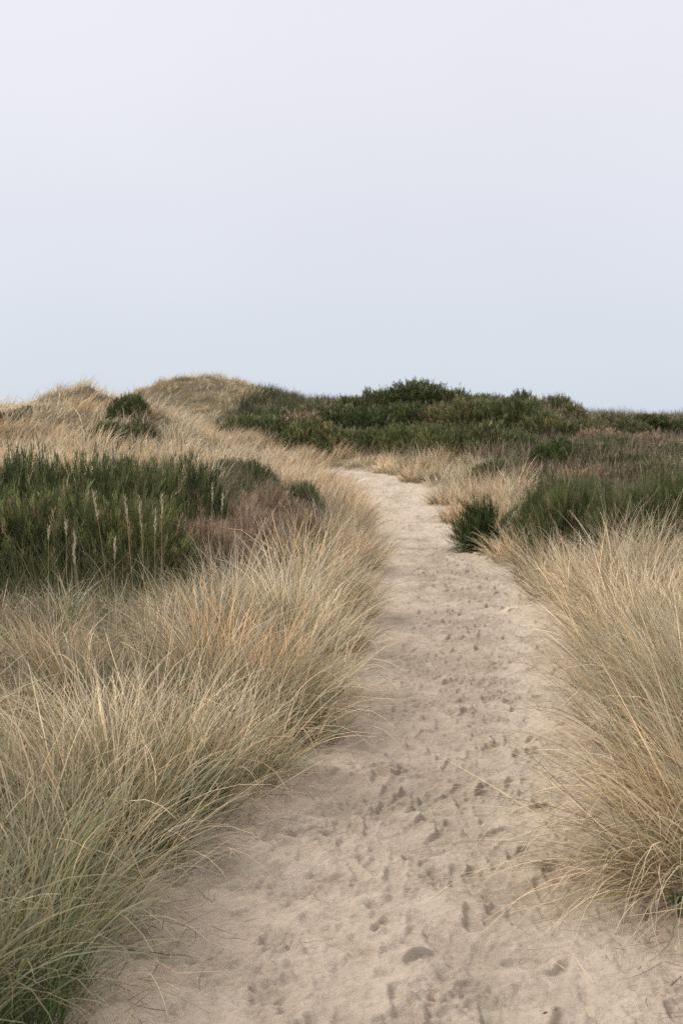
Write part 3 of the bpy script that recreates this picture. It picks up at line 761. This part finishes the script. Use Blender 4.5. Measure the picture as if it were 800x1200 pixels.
tussock(425, 16.2, .32, 420, .84, .0095, .85, 5, .24, .15, 'round orange tan tussock bulging into the path bend', 1.1, gtl)
tussock(418, 21.5, .34, 360, .80, .012, .7, 0, .2, .12, 'warm tan tussock on the left edge where the path starts to climb', 1.0, gtl)
tussock(404, 27, .36, 320, .72, .015, .6, 0, .2, .1, 'small pale tussock at the left edge near the end of the path', 1.0, gtl)
tussock(268, 6.9, .30, 700, .92, .0048, .95, 100, .10, .15, 'tall orange brown tussock standing in the middle of the left bank', .8)
tussock(345, 9.2, .34, 700, 1.0, .0058, .25, 80, .12, .08, 'tall very pale tussock on the crest of the left bank', .9)
tussock(110, 4.7, .30, 620, .74, .0044, .35, 160, .38, .22, 'pale tussock with long blades swept to the left on the near bank', .7)
tussock(205, 5.3, .28, 560, .78, .0046, .3, 40, .25, .25, 'pale upright tussock between the swept one and the sandy notch', .9)
tussock(20, 4.1, .28, 560, .74, .0044, .4, 150, .3, .35, 'grey tussock by the left picture edge above the bright green shoots', .9)
# right edge
tussock(790, 4.25, .34, 1600, .92, .0046, .50, 200, .66, .16, 'big tussock in the lower right drooping like combed hair onto the sand', 1.25, gtr, spread=1.5)
tussock(775, 5.0, .32, 900, .90, .0046, .45, 190, .52, .16, 'tussock leaning over the sand just behind the big drooping one', 1.1, gtr)
tussock(738, 6.2, .32, 820, .90, .0048, .5, 185, .42, .25, 'tussock with blades swept left at the middle of the right path edge', 1.0, gtr)
tussock(706, 7.8, .30, 620, .95, .0054, .45, 180, .36, .18, 'pale tussock on the point where the right grass reaches furthest into the path', 1.0, gtr)
tussock(690, 9.6, .32, 560, .92, .0062, .45, 175, .26, .14, 'pale upright tussock at the right edge above the grass point', .9, gtr)
tussock(672, 11.8, .32, 520, .98, .0075, .5, 175, .25, .14, 'tussock beside the sandy bay on the right path edge', 1.0, gtr)
tussock(640, 13.3, .34, 560, .95, .0085, .4, 180, .22, .16, 'pale tussock on the right path edge, between the lone green bush and the sandy bay', .9, gtr)
tussock(622, 15.0, .36, 560, .96, .0088, .55, 190, .25, .18, 'low wide tussock right next to the lone bright green bush', 1.1, gtr)
tussock(592, 17.2, .34, 480, .85, .0095, .55, 185, .22, .16, 'tussock touching the right side of the lone bright green bush', 1.0, gtr)
tussock(555, 21.5, .40, 560, .82, .012, .98, 170, .15, .08, 'orange tinted tussock standing behind the lone bright green bush', .8, gtr)
tussock(527, 24.5, .36, 420, .70, .013, .8, 180, .2, .12, 'rust based tussock on the right edge just past the lone bush', 1.0, gtr)
tussock(512, 28.5, .38, 380, .70, .015, .5, 180, .2, .10, 'pale tussock on the outer edge of the far path bend', .9, gtr)
tussock(478, 33.5, .40, 360, .68, .018, .45, 200, .2, .08, 'pale tussock above the far path bend, left of the previous edge tuft', .9, gtr)
tussock(447, 36.8, .42, 340, .66, .02, .4, 200, .2, .08, 'pale tussock right where the path disappears from sight', .9, gtr)
tussock(790, 6.4, .26, 520, 1.0, .0048, .99, 150, .12, .1, 'tall rusty tussock at the right picture edge', .8)
tussock(730, 9.2, .34, 620, .98, .006, .3, 160, .18, .08, 'tall cream coloured tussock below the yellow green bush', .9)
tussock(650, 18.6, .36, 420, .95, .0105, .3, 200, .2, .06, 'pale tussock rising behind the left end of the green bush row', .9)
tussock(795, 17.5, .45, 420, .95, .011, .35, 170, .3, .05, 'pale tussock on the slope above the right end of the green row', .9)

# ------------------------------------------------------------------ seed stalks
def stalk(px, d, top_py, lean_px, hl, label, group):
    x, y = (px - 400) / F * d, d
    gz = h1(x, y)
    tx, ty, tz = pt(px + lean_px + random.uniform(-5, 5), top_py, d + random.uniform(-.1, .15))
    H = tz - gz; pb = random.uniform(1.5, 3.2); sw = random.uniform(-.03, .03)
    t = thing('grass_stalk', label, 'seed stalk', (x, y, gz), group)
    P = []
    for s in np.linspace(0, 1, 7):
        P.append(((tx - x) * s ** pb + sw * math.sin(3.0 * s) * s, (ty - y) * s ** 1.5, H * s))
    V, Fq = tube(P, [.0022 - .0010 * s for s in np.linspace(0, 1, 7)], 5)
    c = np.tile([.42, .37, .22], (len(V), 1))
    mesh_obj('stem', V, Fq, M_HEAD, c, parent=t)
    # spike: many small overlapping spikelets around the top of the stem
    Pn = np.array(P); n = 48
    s = 1 - (hl / H) * rng.random(n)
    cx = np.stack([np.interp(s, np.linspace(0, 1, 7), Pn[:, k]) for k in range(3)], 1)
    a = rng.random(n) * 6.283
    cc = np.exp(rng.normal(0, .12, (n, 1))) * np.array([.74, .65, .49])
    rel = (1 - s) / (hl / H)
    V, Fq, C = blades(cx, a, .020 + .012 * rng.random(n),   .26 + .34 * rng.random(n), np.zeros(n) - .1, .0027 * (.5 + .9 * np.sin(np.pi * np.clip(rel * .9 + .08, 0, 1))), cc * .9, cc, 3, tipw=.3)
    mesh_obj('seed_head', V, Fq, M_HEAD, C, parent=t)
    # one or two narrow leaves from the stem
    for k in range(2):
        j = 2 + k
        V, Fq, C = blades(np.array([P[j]]), np.array([rng.random() * 6.28]), np.array([.35]), np.array([.25]), np.array([1.0]), np.array([.005]), np.array([[.36, .34, .18]]), np.array([[.5, .42, .27]]), 6)
        mesh_obj('leaf', V, Fq, M_GRASS, C, parent=t)
gs = 'pale seed stalks standing in front of the left thicket'
for px, d, tpy, lp, hl, lab in [
    (132, 6.3, 576, -28, .17, 'pale seed stalk leaning left, reaching highest of the row before the dark thicket'),
    (160, 6.2, 583, -18, .16, 'seed stalk leaning left, next to the thickest upright one'),
    (166, 6.1, 582, -5, .22, 'thickest and straightest of the pale seed stalks before the thicket'),
    (187, 6.2, 580, 4, .17, 'upright seed stalk with a curved double looking head at the right of the row'),
    (183, 6.0, 597, 2, .15, 'shorter seed stalk leaning on its curved neighbour at the right of the row'),
    (95, 6.2, 622, -4, .11, 'short thin seed stalk standing apart on the left of the tall ones'),
    (98, 6.0, 642, -10, .10, 'shortest pale seed stalk on the left, barely above the grass'),
    (82, 6.4, 612, -4, .09, 'thin faint seed stalk, second from the left end of the row'),
    (60, 6.4, 618, -6, .08, 'thin faint seed stalk at the left end of the row'),
    (244, 8.4, 567, 2, .16, 'slender seed stalk standing in front of the brown dead shrubs'),
    (259, 8.2, 580, -2, .13, 'second slender seed stalk in front of the brown shrubs, slightly lower'),
    (130, 5.9, 632, 8, .13, 'bent seed stalk drooping to the right among the tall ones')]:
    stalk(px, d, tpy, lp, hl, lab, gs)

# ------------------------------------------------------------------ straws and twigs lying on the path
def lying(name, label, cat, pix, r, col, group=None, bow=0.0):
    pts = []
    for px, py in pix:
        rx, rz = ray(px, py); d = -EYE / rz
        for _ in range(3): d = (h1(rx * d, d) - EYE) / rz
        pts.append(np.array([rx * d, d, h1(rx * d, d)]))
    P = _cr(np.array(pts), 5)
    o = P[0].copy(); n = len(P)
    for i in range(n): P[i, 2] += .012 + r + .002 * math.sin(i * 1.7) + bow * math.sin(math.pi * i / (n - 1))
    V, Fq = tube(P - o, [r * (1 - .6 * i / n) for i in range(n)], 6)
    c = np.array(col) * np.exp(rng.normal(0, .1, (len(V), 1)))
    ob = mesh_obj(name, V, Fq, M_WOOD, c)
    ob.location = o; ob['label'] = label; ob['category'] = cat
    if group: ob['group'] = group
gst = 'dry straws lying on the sand'
lying('twig', 'dark brown twig lying on the sand by the lower left grass', 'twig', [(150, 1118), (185, 1122), (225, 1126)], .0022, (.14, .10, .07))
lying('dry_straw', 'straight pale straw lying across the sand low in the middle', 'straw', [(607, 1117), (640, 1116), (672, 1112)], .0024, (.62, .5, .34), gst)
lying('dry_straw', 'curved pale straw beside the deep heel print', 'straw', [(512, 1007), (519, 1022), (517, 1045)], .0018, (.62, .52, .38), gst)
lying('dry_straw', 'pale straw lying near the dark twig, pointing to the right', 'straw', [(246, 1089), (270, 1086), (297, 1086)], .0018, (.66, .56, .42), gst)
lying('dry_straw', 'pinkish straw on trampled sand left of the path middle', 'straw', [(352, 1110), (372, 1107), (390, 1106)], .0018, (.55, .4, .3), gst)
lying('dry_straw', 'long pale straw on the sand at the left, level with the yellow green weed', 'straw', [(350, 1056), (370, 1057), (400, 1059)], .0016, (.62, .52, .38), gst)
lying('dry_straw', 'thin straw running up the sand near the lower left grass', 'straw', [(235, 1125), (250, 1080), (258, 1040)], .0013, (.40, .31, .21), gst)
lying('dry_straw', 'pale straw curving out of the grass at the bottom left edge of the sand', 'straw', [(150, 1150), (178, 1160), (197, 1196)], .0024, (.66, .56, .40), gst, .03)
lying('twig', 'dark twig beside the green leafy plant at the right', 'twig', [(755, 1082), (775, 1068), (797, 1056)], .0024, (.15, .11, .08))
lying('twig', 'short dark twig on the sand at the lower right picture edge', 'twig', [(786, 1160), (800, 1146)], .0022, (.14, .105, .075))
lying('twig', 'stubby dark bit of wood at the bottom of the sand', 'twig', [(636, 1194), (652, 1189)], .0032, (.15, .11, .08))

# plant litter on the sand: crumbs of broken stalks
n = 3400
yy = 2.7 + 14 * rng.random(n) ** 1.7; S0 = np.interp(yy, PATH[:, 1], np.arange(len(PATH)))
cx0 = np.interp(yy, PATH[:95, 1], PATH[:95, 0]); hw0 = np.interp(yy, PATH[:95, 1], PATH[:95, 2])
sg = np.where(rng.random(n) < .6, -1, 1)
lt = sg * (1 - np.abs(rng.normal(0, .16, n))); lt = np.clip(lt, -1.05, 1.05)
xx = cx0 + lt * hw0
base = np.stack([xx, yy, height(xx, yy) + .014 + .012 * rng.random(n)], 1)
c = mixcol([RUST * .7, TAN, GREY * .7, np.array([.12, .09, .06])], [.25, .35, .22, .18], n)
V, Fq, C = blades(base, rng.random(n) * 6.283, .03 + .20 * rng.random(n) ** 2.2, np.full(n, 1.50), rng.normal(0, .05, n), np.full(n, .0034), c, c, 3, curl=rng.normal(0, .6, n))
o = mesh_obj('plant_litter', V, Fq, M_GRASS, C); o['kind'] = 'stuff'

# sparse young shoots coming up through the sand beside the left grass
n = 240
pxs = rng.uniform(150, 420, n); yb = rng.uniform(3.2, 8.5, n)
cxl = np.interp(yb, PATH[:95, 1], PATH[:95, 0]) - np.interp(yb, PATH[:95, 1], PATH[:95, 2])
xx = cxl + np.abs(rng.normal(0, .14, n)) - .03
base = np.stack([xx, yb, height(xx, yb) - .01], 1)
c = mixcol([OLIVE, TAN * .9, GREEN * 1.2, RUST], [.35, .35, .2, .1], n)
V, Fq, C = blades(base, rng.random(n) * 6.283, .06 + .16 * rng.random(n), np.abs(rng.normal(.7, .35, n)), rng.normal(.4, .3, n), np.full(n, .0032), c * .8, c, 4)
o = mesh_obj('young_grass', V, Fq, M_GRASS, C); o['kind'] = 'stuff'

# ------------------------------------------------------------------ small leafy weeds
def leafmesh(n, size, up, col):
    V, Fq, C = [], [], []
    for i in range(n):
        a = 6.283 * i / n * 2.4 + rng.normal(0, .3); L = size * (.7 + .6 * rng.random())
        el = up + rng.normal(0, .2)
        d = np.array([math.cos(a) * math.cos(el), math.sin(a) * math.cos(el), math.sin(el)]); sd = np.array([-math.sin(a), math.cos(a), 0])
        upv = np.cross(d, sd) * -1
        o = len(V)
        K = 9
        for j in range(K):
            s = j / (K - 1)
            w = L * .34 * math.sin(math.pi * min(.06 + .92 * s, .985)) ** .7 * (1 + .28 * math.cos(s * 25))
            m = d * (.35 * L + L * s) + np.array([0, 0, .35 * L * s - .55 * L * s * s])
            fold = .25 * w
            for q_ in (-1, 0, 1):
                V.append(m + sd * q_ * w - np.array([0, 0, -abs(q_) * fold]))
                C.append(np.array(col) * (1.25 if q_ == 0 else 1) * random.uniform(.85, 1.15))
        for j in range(K - 1):
            for q_ in (0, 1):
                b = o + j * 3 + q_
                Fq.append((b, b + 1, b + 4, b + 3))
    return np.array(V), np.array(Fq), np.array(C)
def weed(px, py, size, n, up, col, label, lift=.0):
    rx, rz = ray(px, py); d = -EYE / rz
    for _ in range(3): d = (h1(rx * d, d) - EYE) / rz
    loc = (rx * d, d, h1(rx * d, d) + .01)
    t = thing('leafy_plant', label, 'plant', loc)
    V, Fq, C = leafmesh(n, size, up, col)
    V = V + np.array([0, 0, lift]); mesh_obj('leaves', V, Fq, M_GRASS, C, parent=t)
    sv, sf = join([tube([(0, 0, -.03), (random.uniform(-.01, .01), 0, lift * .6 + .005), (random.uniform(-.02, .02), random.uniform(-.02, .02), lift + size * .4)], [.003, .0025, .0015], 5) for _ in range(4)])
    mesh_obj('stems', sv, sf, M_WOOD, np.tile([.10, .15, .05], (len(sv), 1)), parent=t)
weed(796, 1074, .034, 16, .6, (.05, .125, .04), 'little green plant with lobed leaves on the sand at the right picture edge', .03)
weed(238, 968, .05, 6, .9, (.17, .22, .03), 'small yellow green weed at the edge of the left grass', .03)
# fresh green grass low in the bottom-left tussocks
for px, d, lab in [(30, 3.02, 'fresh bright green grass tuft under dry straws in the bottom left corner'), (62, 3.3, 'smaller fresh green grass tuft beside the one in the bottom left corner'), (225, 5.0, 'fresh green grass tuft next to the yellow green weed')]:
    x, y = (px - 400) / F * d, d; loc = (x, y, h1(x, y)); k = 160
    a = rng.random(k) * 6.283; r = .09 * np.sqrt(rng.random(k))
    B = np.stack([r * np.cos(a), r * np.sin(a), np.zeros(k) - .01], 1)
    c = mixcol([FRESH, GREEN, np.array([.14, .21, .06])], [.4, .35, .25], k)
    V, Fq, C = blades(B, a + rng.normal(0, .5, k), .24 * np.exp(rng.normal(0, .3, k)), np.abs(rng.normal(.3, .25, k)), rng.normal(.5, .4, k), np.full(k, .0045), c * .9, c, 5)
    o = mesh_obj('grass_tuft', V, Fq, M_GRASS, C); o.location = loc
    o['label'] = lab; o['category'] = 'grass tuft'

# ------------------------------------------------------------------ camera
cam = bpy.data.cameras.new('camera'); co = bpy.data.objects.new('camera', cam); COL.objects.link(co)
co.location = (0, 0, EYE); co.rotation_euler = (math.pi / 2 - PITCH, 0, 0)
cam.sensor_fit = 'VERTICAL'; cam.sensor_height = 24; cam.sensor_width = 24 * 2 / 3; cam.lens = 24 * F / 1200
cam.clip_start = .05; cam.clip_end = 8000
cam.dof.use_dof = True; cam.dof.focus_distance = 6.0; cam.dof.aperture_fstop = 4.0
scene.camera = co

# ------------------------------------------------------------------ overcast sky and veiled sun
EL, AZ = math.radians(50), math.radians(-64)
w = bpy.data.worlds.new('World'); scene.world = w; w.use_nodes = True
nt = w.node_tree; L = nt.links.new
bg = nt.nodes['Background']; bg.inputs['Strength'].default_value = .1
sky = N(nt, 'ShaderNodeTexSky', sky_type='NISHITA', sun_disc=False, sun_elevation=EL, sun_rotation=AZ, air_density=1.0, dust_density=4.0, ozone_density=1.0)
tc = N(nt, 'ShaderNodeTexCoord'); sx = N(nt, 'ShaderNodeSeparateXYZ'); L(tc.outputs['Generated'], sx.inputs[0])
rp = N(nt, 'ShaderNodeValToRGB'); L(sx.outputs['Z'], rp.inputs[0])
rp.color_ramp.elements[0].position = .0; rp.color_ramp.elements[0].color = (0.397, 0.441, 0.497, 1)
rp.color_ramp.elements[1].position = 1.0; rp.color_ramp.elements[1].color = (0.559, 0.547, 0.577, 1)
for pos, c in [(.10, (0.432, 0.468, 0.519, 1)), (.22, (0.476, 0.488, 0.535, 1)), (.38, (0.524, 0.519, 0.560, 1))]:
    e_ = rp.color_ramp.elements.new(pos); e_.color = c
cn = N(nt, 'ShaderNodeTexNoise', Scale=2.2, Detail=4.0); L(tc.outputs['Generated'], cn.inputs['Vector'])
cm_ = N(nt, 'ShaderNodeMapRange'); L(cn.outputs[0], cm_.inputs[0]); cm_.inputs[3].default_value = 9.05; cm_.inputs[4].default_value = 10.25
sc_ = N(nt, 'ShaderNodeVectorMath', operation='SCALE'); L(rp.outputs[0], sc_.inputs[0]); L(cm_.outputs[0], sc_.inputs['Scale'])
mx = N(nt, 'ShaderNodeMix', data_type='RGBA'); mx.inputs[0].default_value = .94; L(sky.outputs[0], mx.inputs[6]); L(sc_.outputs[0], mx.inputs[7])
L(mx.outputs[2], bg.inputs['Color'])
sun = bpy.data.lights.new('sun', 'SUN'); sun.energy = 1.5; sun.angle = math.radians(26); sun.color = (1, .95, .88)
so = bpy.data.objects.new('sun', sun); COL.objects.link(so)
from mathutils import Vector
sd = Vector((math.sin(AZ) * math.cos(EL), math.cos(AZ) * math.cos(EL), math.sin(EL)))
so.rotation_euler = (-sd).to_track_quat('-Z', 'Y').to_euler(); so.location = (0, 0, 40)

# ------------------------------------------------------------------ render look
vs = scene.view_settings; vs.view_transform = 'Standard'; vs.look = 'None'; vs.exposure = 0.75; vs.gamma = 1; vs.use_curve_mapping = False
scene.render.engine = 'CYCLES'
cy = scene.cycles
cy.max_bounces = 6; cy.diffuse_bounces = 3; cy.transmission_bounces = 3; cy.glossy_bounces = 2
cy.use_denoising = False
scene.render.film_transparent = False
